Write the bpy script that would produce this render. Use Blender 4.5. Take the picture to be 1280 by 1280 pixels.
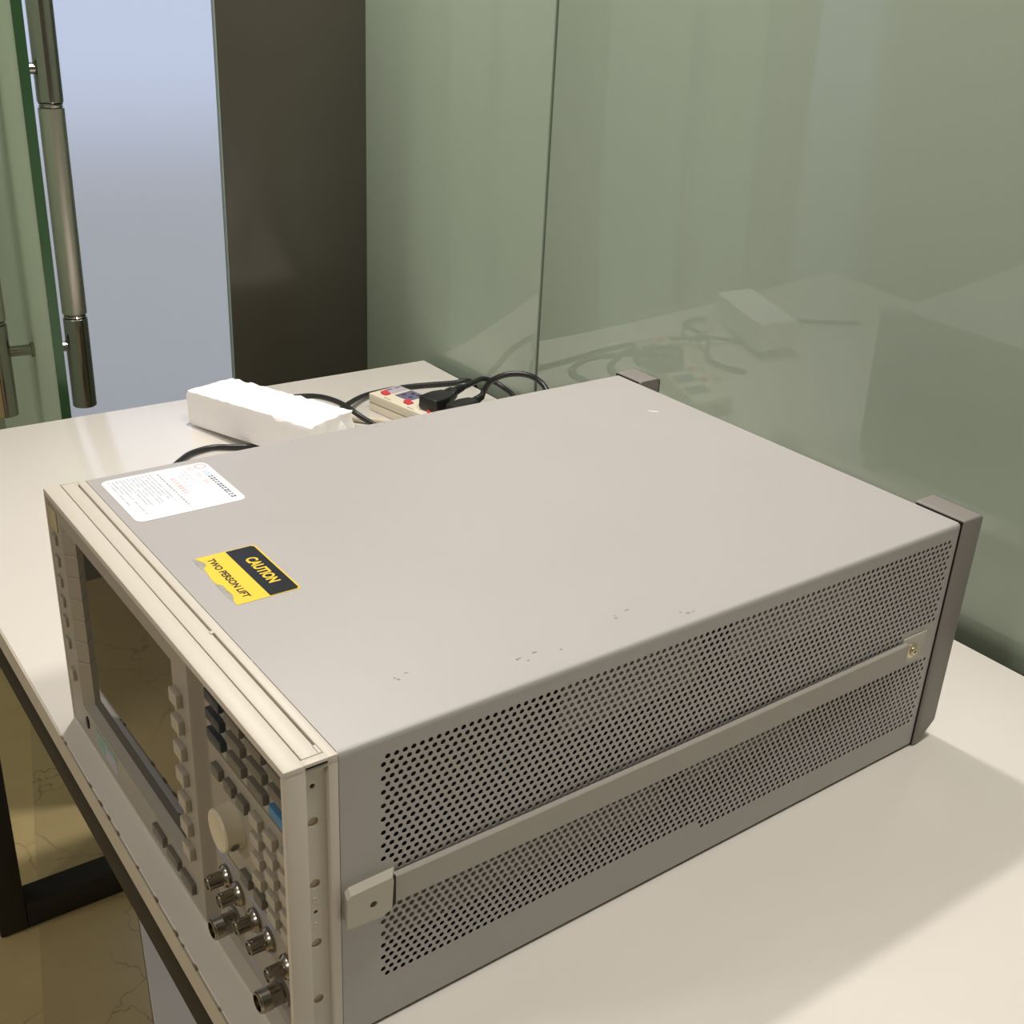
import bpy, bmesh, math, random
from mathutils import Vector, Matrix
random.seed(7)
PI = math.pi
for o in list(bpy.data.objects): bpy.data.objects.remove(o)
scene = bpy.context.scene
C = scene.collection

# ------------------------------------------------------------------ camera
ZT = 0.74                                   # height of the table top above the floor
cam_d = bpy.data.cameras.new('camera'); cam = bpy.data.objects.new('camera', cam_d); C.objects.link(cam)
cam_d.sensor_width = 36.0; cam_d.lens = 1452.587 / 1280 * 36.0; cam_d.clip_start = 0.02
RR = [(0.58719968, 0.80806753, 0.04715297), (0.36767978, -0.21437872, -0.90490516), (-0.72111588, 0.54869721, -0.42299321)]
mw = Matrix.Identity(4)
for i in range(3):
    mw[i][0] = RR[0][i]; mw[i][1] = -RR[1][i]; mw[i][2] = -RR[2][i]
mw[0][3], mw[1][3], mw[2][3] = 0.8837, -0.2074, 0.6051 + ZT
cam.matrix_world = mw
scene.camera = cam

# ------------------------------------------------------------------ world, lamps, exposure
scene.view_settings.view_transform = 'Standard'
scene.view_settings.look = 'None'
scene.view_settings.gamma = 1.0
scene.view_settings.use_curve_mapping = False
scene.view_settings.exposure = 0.0
w = bpy.data.worlds.new('overcast_daylight'); scene.world = w; w.use_nodes = True
bg = w.node_tree.nodes['Background']
bg.inputs[0].default_value = (0.72, 0.815, 1.0, 1); bg.inputs[1].default_value = 1.15

def lamp(name, loc, power, size, color=(1.0, 0.93, 0.872), spread=PI):
    l = bpy.data.lights.new(name, 'AREA'); l.shape = 'DISK'; l.size = size; l.energy = power; l.color = color; l.spread = spread
    o = bpy.data.objects.new(name, l); C.objects.link(o); o.location = loc
    return o
lamp('ceiling_downlight', (-0.68, 0.535, 2.64), 25, 0.10)
lamp('ceiling_downlight', (0.66, 0.50, 2.70), 18.5, 0.30)
lamp('ceiling_downlight', (-0.80, -3.10, 2.70), 38, 0.40)
lamp('ceiling_downlight', (1.20, -3.10, 2.70), 38, 0.40)

SK = -0.0115                                # the table and the room stand turned by this much to the instrument
U0, U1, V0, V1, ZC = -1.60, 2.30, -4.60, 0.819, 2.75

# ------------------------------------------------------------------ materials
MATS = {}
def mat(name, col, rough=0.5, metal=0.0, coat=0.0, coat_rough=0.03, var=0.0, vscale=6.0, bump=0.0, bscale=300.0, spec=0.5, ior=1.5, trans=0.0):
    if name in MATS: return MATS[name]
    m = bpy.data.materials.new(name); m.use_nodes = True
    nt = m.node_tree; b = nt.nodes['Principled BSDF']
    b.inputs['Base Color'].default_value = (*col, 1); b.inputs['Roughness'].default_value = rough
    b.inputs['Metallic'].default_value = metal; b.inputs['Coat Weight'].default_value = coat
    b.inputs['Coat Roughness'].default_value = coat_rough; b.inputs['Specular IOR Level'].default_value = spec
    b.inputs['IOR'].default_value = ior; b.inputs['Transmission Weight'].default_value = trans
    if var or bump:
        tc = nt.nodes.new('ShaderNodeTexCoord')
    if var:
        n = nt.nodes.new('ShaderNodeTexNoise'); n.inputs['Scale'].default_value = vscale; n.inputs['Detail'].default_value = 5
        nt.links.new(tc.outputs['Object'], n.inputs['Vector'])
        mx = nt.nodes.new('ShaderNodeMix'); mx.data_type = 'RGBA'
        mx.inputs['A'].default_value = (*[c * (1 - var) for c in col], 1); mx.inputs['B'].default_value = (*[min(1, c * (1 + var)) for c in col], 1)
        nt.links.new(n.outputs['Fac'], mx.inputs['Factor']); nt.links.new(mx.outputs['Result'], b.inputs['Base Color'])
    if bump:
        n2 = nt.nodes.new('ShaderNodeTexNoise'); n2.inputs['Scale'].default_value = bscale; n2.inputs['Detail'].default_value = 3
        nt.links.new(tc.outputs['Object'], n2.inputs['Vector'])
        bp = nt.nodes.new('ShaderNodeBump'); bp.inputs['Strength'].default_value = bump; bp.inputs['Distance'].default_value = 0.0006
        nt.links.new(n2.outputs['Fac'], bp.inputs['Height']); nt.links.new(bp.outputs['Normal'], b.inputs['Normal'])
    MATS[name] = m
    return m

M_cover = mat('grey_case_paint', (0.435, 0.415, 0.405), 0.42, var=0.03, vscale=9, bump=0.10, bscale=700)
M_bezel = mat('cream_bezel_plastic', (0.63, 0.585, 0.51), 0.45, bump=0.06, bscale=900)
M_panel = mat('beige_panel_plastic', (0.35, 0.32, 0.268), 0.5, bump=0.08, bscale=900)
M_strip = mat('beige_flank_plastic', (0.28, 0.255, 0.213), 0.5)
M_key = mat('warm_grey_key', (0.165, 0.15, 0.125), 0.5)
M_keyl = mat('cream_key', (0.44, 0.40, 0.33), 0.5)
M_keyd = mat('navy_key', (0.035, 0.045, 0.06), 0.4)
M_keyb = mat('blue_key', (0.07, 0.22, 0.42), 0.45)
M_knob = mat('ivory_knob', (0.66, 0.60, 0.45), 0.38)
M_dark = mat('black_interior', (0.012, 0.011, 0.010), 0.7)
M_inner = mat('inner_sheet_metal', (0.24, 0.22, 0.18), 0.45, metal=0.3)
M_tan = mat('tan_hole_lining', (0.50, 0.40, 0.27), 0.6)
M_screen = mat('dark_display_glass', (0.012, 0.011, 0.009), 0.03, spec=0.5, ior=1.75)
M_nickel = mat('nickel_plate', (0.34, 0.315, 0.275), 0.24, metal=1.0)
M_white_in = mat('white_insulator', (0.75, 0.72, 0.66), 0.5)
M_bumper = mat('taupe_bumper_plastic', (0.235, 0.215, 0.20), 0.5, bump=0.1, bscale=800)
M_strap = mat('grey_strap_vinyl', (0.40, 0.375, 0.335), 0.5, bump=0.12, bscale=900)
M_bracket = mat('grey_green_bracket', (0.50, 0.47, 0.40), 0.42)
M_gold = mat('pale_brass_screw', (0.62, 0.54, 0.38), 0.3, metal=0.8)
M_rubber = mat('black_rubber', (0.012, 0.012, 0.012), 0.38, spec=0.5)
M_beigecab = mat('ivory_cable_vinyl', (0.60, 0.55, 0.42), 0.45)
M_pstrip = mat('cream_strip_plastic', (0.74, 0.68, 0.54), 0.4)
M_red = mat('red_rocker', (0.60, 0.045, 0.055), 0.3)
M_purple = mat('violet_socket', (0.135, 0.125, 0.22), 0.4)
M_greytag = mat('lilac_grey_plate', (0.42, 0.39, 0.44), 0.45)
M_paper = mat('white_sticker', (0.86, 0.86, 0.87), 0.3)
M_inkb = mat('blue_grey_print', (0.33, 0.36, 0.52), 0.5)
M_inkn = mat('navy_print', (0.08, 0.10, 0.20), 0.5)
M_inkr = mat('red_print', (0.78, 0.45, 0.47), 0.5)
M_inkl = mat('light_blue_print', (0.42, 0.60, 0.78), 0.5)
M_yel = mat('yellow_sticker', (0.90, 0.62, 0.035), 0.35)
M_blk = mat('black_sticker_print', (0.014, 0.016, 0.020), 0.3, spec=0.25)
M_foil = mat('torn_silver_foil', (0.45, 0.42, 0.36), 0.35, metal=0.6, var=0.5, vscale=300)
M_teal = mat('teal_sticker', (0.16, 0.32, 0.25), 0.35, var=0.5, vscale=40)
M_badge = mat('straw_badge', (0.46, 0.40, 0.22), 0.35)
M_steelblk = mat('black_powder_coat', (0.012, 0.010, 0.009), 0.45, bump=0.1)
M_rail = mat('dark_brown_rail', (0.012, 0.009, 0.007), 0.6, spec=0.25)
M_steel = mat('brushed_steel', (0.52, 0.49, 0.43), 0.30, metal=1.0)
M_steelp = mat('polished_steel', (0.36, 0.34, 0.31), 0.10, metal=1.0)
M_white_mark = mat('white_chip', (0.90, 0.86, 0.80), 0.5)
M_scuff = mat('grey_scuff', (0.28, 0.26, 0.26), 0.6)

def m_foam():
    m = mat('white_foam', (0.93, 0.92, 0.91), 0.75)
    nt = m.node_tree; b = nt.nodes['Principled BSDF']
    tc = nt.nodes.new('ShaderNodeTexCoord'); v = nt.nodes.new('ShaderNodeTexVoronoi'); v.inputs['Scale'].default_value = 260
    nt.links.new(tc.outputs['Object'], v.inputs['Vector'])
    bp = nt.nodes.new('ShaderNodeBump'); bp.inputs['Strength'].default_value = 0.25; bp.inputs['Distance'].default_value = 0.001
    nt.links.new(v.outputs['Distance'], bp.inputs['Height']); nt.links.new(bp.outputs['Normal'], b.inputs['Normal'])
    return m
M_foam = m_foam()

def m_table():
    m = mat('white_laminate', (0.78, 0.745, 0.69), 0.17, bump=0.015, bscale=500)
    nt = m.node_tree; b = nt.nodes['Principled BSDF']
    tc = nt.nodes.new('ShaderNodeTexCoord')
    n = nt.nodes.new('ShaderNodeTexNoise'); n.inputs['Scale'].default_value = 3.5; n.inputs['Detail'].default_value = 6
    nt.links.new(tc.outputs['Object'], n.inputs['Vector'])
    mx = nt.nodes.new('ShaderNodeMix'); mx.data_type = 'RGBA'
    mx.inputs['A'].default_value = (0.74, 0.70, 0.645, 1); mx.inputs['B'].default_value = (0.81, 0.775, 0.72, 1)
    nt.links.new(n.outputs['Fac'], mx.inputs['Factor']); nt.links.new(mx.outputs['Result'], b.inputs['Base Color'])
    return m
M_table = m_table()
M_edgeband = mat('worn_edge_band', (0.50, 0.455, 0.38), 0.5, var=0.1, vscale=20)
M_chip = mat('chipped_board_core', (0.27, 0.215, 0.15), 0.8, var=0.4, vscale=200)

def m_floor(name, a, b2, rough):
    m = bpy.data.materials.new(name); m.use_nodes = True
    nt = m.node_tree; b = nt.nodes['Principled BSDF']; L = nt.links.new
    tc = nt.nodes.new('ShaderNodeTexCoord')
    n = nt.nodes.new('ShaderNodeTexNoise'); n.inputs['Scale'].default_value = 5.0; n.inputs['Detail'].default_value = 8; n.inputs['Roughness'].default_value = 0.65
    L(tc.outputs['Object'], n.inputs['Vector'])
    mx = nt.nodes.new('ShaderNodeMix'); mx.data_type = 'RGBA'
    mx.inputs['A'].default_value = (*a, 1); mx.inputs['B'].default_value = (*b2, 1)
    L(n.outputs['Fac'], mx.inputs['Factor'])
    # hairline cracks
    n2 = nt.nodes.new('ShaderNodeTexNoise'); n2.inputs['Scale'].default_value = 4.0; n2.inputs['Detail'].default_value = 6
    L(tc.outputs['Object'], n2.inputs['Vector'])
    mp = nt.nodes.new('ShaderNodeMix'); mp.data_type = 'VECTOR'; mp.inputs['Factor'].default_value = 0.22
    L(tc.outputs['Object'], mp.inputs['A']); L(n2.outputs['Color'], mp.inputs['B'])
    v = nt.nodes.new('ShaderNodeTexVoronoi'); v.feature = 'DISTANCE_TO_EDGE'; v.inputs['Scale'].default_value = 5.5
    L(mp.outputs['Result'], v.inputs['Vector'])
    cr = nt.nodes.new('ShaderNodeMapRange'); cr.inputs['From Min'].default_value = 0.0; cr.inputs['From Max'].default_value = 0.006
    L(v.outputs['Distance'], cr.inputs['Value'])
    n3 = nt.nodes.new('ShaderNodeTexNoise'); n3.inputs['Scale'].default_value = 2.3
    L(tc.outputs['Object'], n3.inputs['Vector'])
    gt = nt.nodes.new('ShaderNodeMapRange'); gt.inputs['From Min'].default_value = 0.47; gt.inputs['From Max'].default_value = 0.56
    L(n3.outputs['Fac'], gt.inputs['Value'])
    mxx = nt.nodes.new('ShaderNodeMath'); mxx.operation = 'MAXIMUM'
    L(cr.outputs['Result'], mxx.inputs[0]); L(gt.outputs['Result'], mxx.inputs[1])
    mm = nt.nodes.new('ShaderNodeMix'); mm.data_type = 'RGBA'
    mm.inputs['A'].default_value = (*[c * 0.62 for c in a], 1)
    L(mxx.outputs[0], mm.inputs['Factor']); L(mx.outputs['Result'], mm.inputs['B'])
    L(mm.outputs['Result'], b.inputs['Base Color'])
    b.inputs['Roughness'].default_value = rough
    return m
M_floor = m_floor('sealed_ochre_concrete', (0.40, 0.31, 0.145), (0.58, 0.465, 0.24), 0.28)
M_floor2 = m_floor('olive_concrete', (0.35, 0.275, 0.13), (0.47, 0.38, 0.20), 0.3)
M_floor3 = mat('pale_grey_concrete', (0.60, 0.58, 0.54), 0.35, var=0.12, vscale=7)

def m_greenglass():
    m = mat('green_backed_glass', (0.375, 0.45, 0.370), 0.35, coat=1.0, coat_rough=0.015, var=0.02, vscale=1.5, spec=0.2)
    m.node_tree.nodes['Principled BSDF'].inputs['Coat IOR'].default_value = 1.52
    return m
M_gg = m_greenglass()
M_seal = mat('grey_green_sealant', (0.20, 0.225, 0.165), 0.6)
M_darkwall = mat('dark_umber_panel', (0.078, 0.073, 0.056), 0.20, var=0.06, vscale=2)
M_wall = mat('warm_grey_wall_paint', (0.20, 0.19, 0.155), 0.7)
M_wallw = mat('off_white_wall_paint', (0.62, 0.60, 0.54), 0.7)
M_ceil = mat('white_ceiling_paint', (0.55, 0.53, 0.49), 0.8)
M_edge = mat('green_glass_edge', (0.035, 0.095, 0.040), 0.25)
M_edge2 = mat('pale_glass_edge', (0.30, 0.36, 0.34), 0.25)
M_ground = mat('outdoor_paving', (0.52, 0.46, 0.33), 0.8, var=0.1)

def m_frost():
    m = bpy.data.materials.new('frosted_window_film'); m.use_nodes = True
    nt = m.node_tree; L = nt.links.new
    out = nt.nodes['Material Output']; nt.nodes.remove(nt.nodes['Principled BSDF'])
    tr = nt.nodes.new('ShaderNodeBsdfTranslucent'); tr.inputs['Color'].default_value = (0.90, 0.90, 0.93, 1)
    rf = nt.nodes.new('ShaderNodeBsdfRefraction'); rf.inputs['Color'].default_value = (0.90, 0.90, 0.93, 1); rf.inputs['Roughness'].default_value = 0.42; rf.inputs['IOR'].default_value = 1.25
    gl = nt.nodes.new('ShaderNodeBsdfGlossy'); gl.inputs['Roughness'].default_value = 0.25
    m1 = nt.nodes.new('ShaderNodeMixShader'); m1.inputs[0].default_value = 0.75
    L(tr.outputs[0], m1.inputs[1]); L(rf.outputs[0], m1.inputs[2])
    m2 = nt.nodes.new('ShaderNodeMixShader'); m2.inputs[0].default_value = 0.04
    L(m1.outputs[0], m2.inputs[1]); L(gl.outputs[0], m2.inputs[2])
    L(m2.outputs[0], out.inputs[0])
    return m
M_frost = m_frost()

def m_leaf():
    m = bpy.data.materials.new('frosted_green_door_glass'); m.use_nodes = True
    nt = m.node_tree; L = nt.links.new
    b = nt.nodes['Principled BSDF']; out = nt.nodes['Material Output']
    b.inputs['Base Color'].default_value = (0.64, 0.74, 0.64, 1); b.inputs['Roughness'].default_value = 0.4
    b.inputs['Coat Weight'].default_value = 0.25; b.inputs['Coat Roughness'].default_value = 0.08
    tr = nt.nodes.new('ShaderNodeBsdfTranslucent'); tr.inputs['Color'].default_value = (0.85, 0.95, 0.80, 1)
    mx = nt.nodes.new('ShaderNodeMixShader'); mx.inputs[0].default_value = 0.45
    L(b.outputs[0], mx.inputs[1]); L(tr.outputs[0], mx.inputs[2]); L(mx.outputs[0], out.inputs[0])
    return m
M_leaf = m_leaf()

# ------------------------------------------------------------------ mesh helpers
def smooth_bm(bm, ang=0.6):
    for f in bm.faces: f.smooth = True
    for e in bm.edges:
        if len(e.link_faces) != 2 or e.calc_face_angle(0) > ang: e.smooth = False
def obj(name, bm, m, parent=None, loc=None, rot=None, smooth=True, recalc=True):
    if isinstance(bm, bmesh.types.BMesh):
        if recalc: bmesh.ops.recalc_face_normals(bm, faces=bm.faces)
        if smooth: smooth_bm(bm)
        me = bpy.data.meshes.new(name); bm.to_mesh(me); bm.free()
    else: me = bm
    if m and not me.materials: me.materials.append(m)
    o = bpy.data.objects.new(name, me); C.objects.link(o)
    if parent: o.parent = parent
    if loc: o.location = loc
    if rot: o.rotation_euler = rot
    return o
def empty(name, loc=(0, 0, 0), rot=(0, 0, 0), parent=None):
    o = bpy.data.objects.new(name, None); C.objects.link(o); o.location = loc; o.rotation_euler = rot; o.empty_display_size = 0.05
    if parent: o.parent = parent
    return o
def tag(o, label, cat, group=None):
    o['label'] = label; o['category'] = cat
    if group: o['group'] = group
    return o
def struct(o, label=None, cat=None):
    o['kind'] = 'structure'
    if label: o['label'] = label
    if cat: o['category'] = cat
    return o
def box(bm, x0, x1, y0, y1, z0, z1, bev=0.0, seg=2):
    t = bmesh.new()
    bmesh.ops.create_cube(t, size=1.0, matrix=Matrix.Translation(((x0 + x1) / 2, (y0 + y1) / 2, (z0 + z1) / 2)) @ Matrix.Diagonal((x1 - x0, y1 - y0, z1 - z0, 1)))
    if bev: bmesh.ops.bevel(t, geom=list(t.edges), offset=bev, segments=seg, affect='EDGES', profile=0.5)
    me = bpy.data.meshes.new('t'); t.to_mesh(me); t.free(); bm.from_mesh(me); bpy.data.meshes.remove(me)
    return bm
def nb(*a, **k): return box(bmesh.new(), *a, **k)
def poly(bm, pts):
    return bm.faces.new([bm.verts.new(p) for p in pts])
def prism(bm, pts, d):
    """solid between outline pts and pts+d"""
    d = Vector(d); a = [bm.verts.new(p) for p in pts]; b = [bm.verts.new(Vector(p) + d) for p in pts]
    bm.faces.new(a); bm.faces.new(b[::-1])
    n = len(pts)
    for i in range(n): bm.faces.new((a[i], b[i], b[(i + 1) % n], a[(i + 1) % n]))
    return bm
def lathe(bm, prof, axis_o, axis_d, n=24):
    """prof: list of (r, t) along axis"""
    o = Vector(axis_o); d = Vector(axis_d).normalized(); q = d.to_track_quat('Z', 'Y')
    ex, ey = q @ Vector((1, 0, 0)), q @ Vector((0, 1, 0)); rings = []
    for r, t in prof:
        if r < 1e-6: rings.append([bm.verts.new(o + d * t)])
        else: rings.append([bm.verts.new(o + d * t + (ex * math.cos(2 * PI * i / n) + ey * math.sin(2 * PI * i / n)) * r) for i in range(n)])
    for a, b in zip(rings, rings[1:]):
        for i in range(n):
            j = (i + 1) % n
            if len(a) == 1 and len(b) == 1: continue
            if len(a) == 1: bm.faces.new((a[0], b[i], b[j]))
            elif len(b) == 1: bm.faces.new((a[i], b[0], a[j]))
            else: bm.faces.new((a[i], b[i], b[j], a[j]))
    return bm
def spline(pts, k=8):
    P = [Vector(p) for p in pts]; P = [P[0] * 2 - P[1]] + P + [P[-1] * 2 - P[-2]]; out = []
    for i in range(1, len(P) - 2):
        for s in range(k):
            t = s / k; a, b, c, d = P[i - 1], P[i], P[i + 1], P[i + 2]
            out.append(0.5 * ((2 * b) + (c - a) * t + (2 * a - 5 * b + 4 * c - d) * t * t + (3 * b - 3 * c + d - a) * t ** 3))
    out.append(P[-2]); return out
def tube(bm, pts, r, n=10, k=8):
    S = spline(pts, k); rings = []; up = None
    for i, p in enumerate(S):
        t = (S[min(i + 1, len(S) - 1)] - S[max(i - 1, 0)]).normalized()
        if up is None: up = t.orthogonal().normalized()
        up = (up - t * up.dot(t)).normalized(); sd = t.cross(up)
        rr = r(i / (len(S) - 1)) if callable(r) else r
        rings.append([bm.verts.new(p + (up * math.cos(2 * PI * a / n) + sd * math.sin(2 * PI * a / n)) * rr) for a in range(n)])
    for a, b in zip(rings, rings[1:]):
        for i in range(n): bm.faces.new((a[i], a[(i + 1) % n], b[(i + 1) % n], b[i]))
    bm.faces.new(rings[0][::-1]); bm.faces.new(rings[-1])
    return bm
def rrect(x0, x1, y0, y1, r, n=5):
    out = []
    for cx, cy, a0 in ((x1 - r, y1 - r, 0), (x0 + r, y1 - r, PI / 2), (x0 + r, y0 + r, PI), (x1 - r, y0 + r, 1.5 * PI)):
        for i in range(n + 1):
            a = a0 + PI / 2 * i / n; out.append((cx + r * math.cos(a), cy + r * math.sin(a)))
    return out
def perforate(bm, outline, holes, to3, depth, nrm, n=16, walls=True):
    """flat sheet with round or elliptic holes; outline/holes in 2-D, to3 maps (a,b,depth) to 3-D"""
    vs = [bm.verts.new(to3(a, b, 0)) for a, b in outline]
    edges = [bm.edges.new((vs[i], vs[(i + 1) % len(vs)])) for i in range(len(vs))]
    loops = []
    for ha, hb, ra, rb in holes:
        hv = [bm.verts.new(to3(ha + ra * math.cos(2 * PI * i / n), hb + rb * math.sin(2 * PI * i / n), 0)) for i in range(n)]
        edges += [bm.edges.new((hv[i], hv[(i + 1) % n])) for i in range(n)]
        loops.append((hv, ha, hb, ra, rb))
    bmesh.ops.triangle_fill(bm, use_beauty=True, use_dissolve=False, edges=edges, normal=nrm)
    if walls:
        for hv, ha, hb, ra, rb in loops:
            wv = [bm.verts.new(to3(ha + ra * math.cos(2 * PI * i / n), hb + rb * math.sin(2 * PI * i / n), depth)) for i in range(n)]
            for i in range(n): bm.faces.new((hv[i], hv[(i + 1) % n], wv[(i + 1) % n], wv[i]))
    return bm
def text_mesh(s, width, height, spacing=1.0, bold=0.0):
    cu = bpy.data.curves.new('lettering', 'FONT'); cu.body = s; cu.size = 1.0; cu.space_character = spacing; cu.offset = bold; cu.resolution_u = 3
    to = bpy.data.objects.new('lettering', cu); C.objects.link(to)
    bpy.context.view_layer.update()
    me = bpy.data.meshes.new_from_object(to.evaluated_get(bpy.context.evaluated_depsgraph_get()))
    bpy.data.objects.remove(to); bpy.data.curves.remove(cu)
    xs = [v.co.x for v in me.vertices]; ys = [v.co.y for v in me.vertices]
    sx = width / (max(xs) - min(xs)); sy = height / (max(ys) - min(ys)); x0, y0 = min(xs), min(ys)
    for v in me.vertices: v.co = ((v.co.x - x0) * sx, (v.co.y - y0) * sy, 0)
    return me

# ------------------------------------------------------------------ the setting
ROT = (0, 0, SK)
floor = struct(obj('floor', nb(U0 - 0.15, U1, V0, V1 + 0.15, -0.12, 0.0), M_floor, rot=ROT))
# slabs of another tone laid across the floor, seen below the table edge
fa = math.atan2(-0.0570, 0.224)
def slab(name, m, off0, off1, l0, l1, h):
    bm = nb(l0, l1, off0, off1, 0.0, h, bev=0.0006, seg=1)
    return obj(name, bm, m, parent=floor, loc=(-0.535, 0.1744, 0), rot=(0, 0, fa - SK))
floor.rotation_euler = ROT
slab('floor_slab', M_floor2, -0.142, -0.0006, -1.2, 2.2, 0.0010)
slab('floor_slab', M_floor3, 0.0006, 0.62, -0.45, 2.2, 0.0016)
struct(obj('ceiling', nb(U0 - 0.15, U1, V0, V1 + 0.15, ZC, ZC + 0.12), M_ceil, rot=ROT))
wb = struct(obj('wall_back', nb(U0 - 0.012, U1, V1 + 0.012, V1 + 0.15, 0.0, ZC), M_seal, rot=ROT))
for a, b in ((U0, -0.4440), (-0.4370, 0.82), (0.827, U1)):
    obj('glass_panel', nb(a, b, V1, V1 + 0.0119, 0.001, ZC - 0.001, bev=0.0012, seg=2), M_gg, parent=wb)
struct(obj('wall_right', nb(U1, U1 + 0.12, V0, V1 + 0.15, 0, ZC), M_wall, rot=ROT))
struct(obj('wall_front', nb(U0 - 0.15, U1, V0 - 0.12, V0, 0, ZC), M_wall, rot=ROT))
bm = bmesh.new()
box(bm, U0 - 0.12, U0, V0, -1.22, 0, ZC); box(bm, U0 - 0.12, U0, -1.22, -0.66, 2.36, ZC); box(bm, U0 - 0.12, U0, -0.64, 0.27, 0, ZC)  # last box closes the doorway, added to keep blue skylight off the leaf
struct(obj('wall_left', bm, M_wall, rot=ROT))
# frosted daylight window in the left wall
wn = struct(empty('window_1', (0, 0, 0), ROT))
obj('pane', nb(U0 - 0.010, U0, 0.31, V1 + 0.012, 0.02, ZC - 0.001), M_frost, parent=wn)
obj('frame', nb(U0 - 0.05, U0 + 0.012, 0.262, 0.30, 0.0, ZC - 0.001, bev=0.002), M_steel, parent=wn)
wn = struct(empty('added_window', (0, 0, 0), ROT))  # unseen window, added to give the bright band reflected in the glass wall
obj('pane', nb(U0 - 0.010, U0, -1.21, -0.67, 0.02, 2.34), M_frost, parent=wn)
obj('frame', nb(U0 - 0.05, U0 + 0.012, -0.67, -0.63, 0.0, 2.34, bev=0.002), M_steel, parent=wn)
struct(obj('ground', nb(-9, U0 - 0.16, -6, 6, -0.12, -0.02), M_ground))
# dark partition at the corner
wp = struct(obj('wall_partition', nb(-0.971, -0.960, 0.557, V1, 0.0, ZC - 0.001, bev=0.001), M_darkwall, rot=ROT))
obj('glass_edge', nb(-0.970, -0.961, 0.5550, 0.557, 0.0, ZC - 0.001), M_edge2, parent=wp)

# open glass door leaf with pull bars on both faces
LA = PI - math.radians(6.3)
door = struct(empty('door_1', (-0.80, 0.2352, 0), (0, 0, LA)))
obj('glass_leaf', nb(0.0022, 0.79, -0.0068, 0.0068, 0.012, 2.34), M_leaf, parent=door)
obj('glass_edge', nb(0.0, 0.0022, -0.0068, 0.0068, 0.012, 2.34), M_edge, parent=door)
def pull_bar(side):
    ax = 0.202; y = 0.0610 * side; R0 = 0.0190
    bm = bmesh.new()
    lathe(bm, [(0, ZT + 0.072), (R0, ZT + 0.072), (R0, ZT + 0.385), (0, ZT + 0.385)], (ax, y, 0), (0, 0, 1), 32)
    bar = obj('pull_handle', bm, M_steel, parent=door)
    for z0, z1 in ((-0.085, 0.064), (0.393, 0.543)):
        b2 = lathe(bmesh.new(), [(0, z0), (R0 - 0.001, z0), (R0, z0 + 0.001), (R0, z1 - 0.001), (R0 - 0.001, z1), (0, z1)], (ax, y, ZT), (0, 0, 1), 32)
        obj('end_sleeve', b2, M_steelp, parent=bar)
    for z0, z1 in ((0.064, 0.072), (0.385, 0.393)):
        b2 = lathe(bmesh.new(), [(R0 - 0.003, z0), (R0 - 0.0012, z0 + 0.002), (R0 - 0.0025, z0 + 0.004), (R0 - 0.0008, z1 - 0.001), (R0 - 0.003, z1)], (ax, y, ZT), (0, 0, 1), 32)
        obj('collar', b2, M_steelp, parent=bar)
    for zp in (0.0185, 0.440):
        b2 = lathe(bmesh.new(), [(0.0085, 0.044), (0.0085, 0.005), (0.0115, 0.0045), (0.0115, 0.0), (0, 0)], (ax, 0.0068 * side, ZT + zp), (0, side, 0), 24)
        obj('post', b2, M_steelp, parent=bar)
pull_bar(1); pull_bar(-1)

# ------------------------------------------------------------------ table
TX0, TX1, TY0, TY1 = -0.7237, 1.15, -0.0171, 0.7959
table = tag(empty('desk', (0, 0, 0), ROT), 'long white laminate desk on a black steel frame', 'desk')
obj('desk_top', nb(TX0 + 0.0015, TX1, TY0 + 0.0015, TY1, ZT - 0.0245, ZT, bev=0.0012), M_table, parent=table)
obj('edge_band', nb(TX0, TX1, TY0, TY0 + 0.0015, ZT - 0.0243, ZT - 0.0012), M_edgeband, parent=table)
obj('edge_band', nb(TX0, TX0 + 0.0015, TY0, TY1, ZT - 0.0243, ZT - 0.0012), M_edgeband, parent=table)
rl = bmesh.new()
box(rl, -0.66, TX1 - 0.06, TY0 + 0.002, TY0 + 0.042, ZT - 0.066, ZT - 0.0250, bev=0.0015)
obj('front_rail', rl, M_rail, parent=table)
obj('back_rail', nb(-0.66, TX1 - 0.06, TY1 - 0.07, TY1 - 0.03, ZT - 0.066, ZT - 0.0250, bev=0.0015), M_rail, parent=table)
for xl in (-0.622, TX1 - 0.11):
    for yl in (TY0 + 0.002, TY1 - 0.07):
        obj('leg', nb(xl, xl + 0.045, yl, yl + 0.040, 0.002, ZT - 0.0665, bev=0.002), M_steelblk, parent=table)
    obj('floor_bar', nb(xl, xl + 0.045, TY0 + 0.0422, TY1 - 0.0702, 0.002, 0.047, bev=0.002), M_steelblk, parent=table)
# chipped places along the worn front edge
chips = bmesh.new()
cx = 0.02
while cx < 0.62:
    ln = random.uniform(0.002, 0.009); dp = random.uniform(0.0002, 0.0014)
    pts = [(cx, TY0 - 0.00006), (cx + ln, TY0 - 0.00006)]
    for i in range(5, -1, -1): pts.append((cx + ln * i / 5, TY0 + 0.0004 + dp * random.uniform(0.4, 1.0) * math.sin(PI * (i + 0.5) / 6)))
    prism(chips, [(a, b, ZT - 0.0013) for a, b in pts], (0, 0, 0.00145))
    cx += ln + random.uniform(0.001, 0.03) * (2.2 - 3.0 * cx)
obj('chipped_edge', chips, M_chip, parent=table)['kind'] = 'stuff'

# ------------------------------------------------------------------ the instrument
W, D, H, B = 0.425, 0.5958, 0.218, 0.0327
inst = tag(empty('test_instrument', (0, 0, ZT)), 'large light grey rack test instrument with dark screen, keypad and perforated side', 'instrument')
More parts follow.
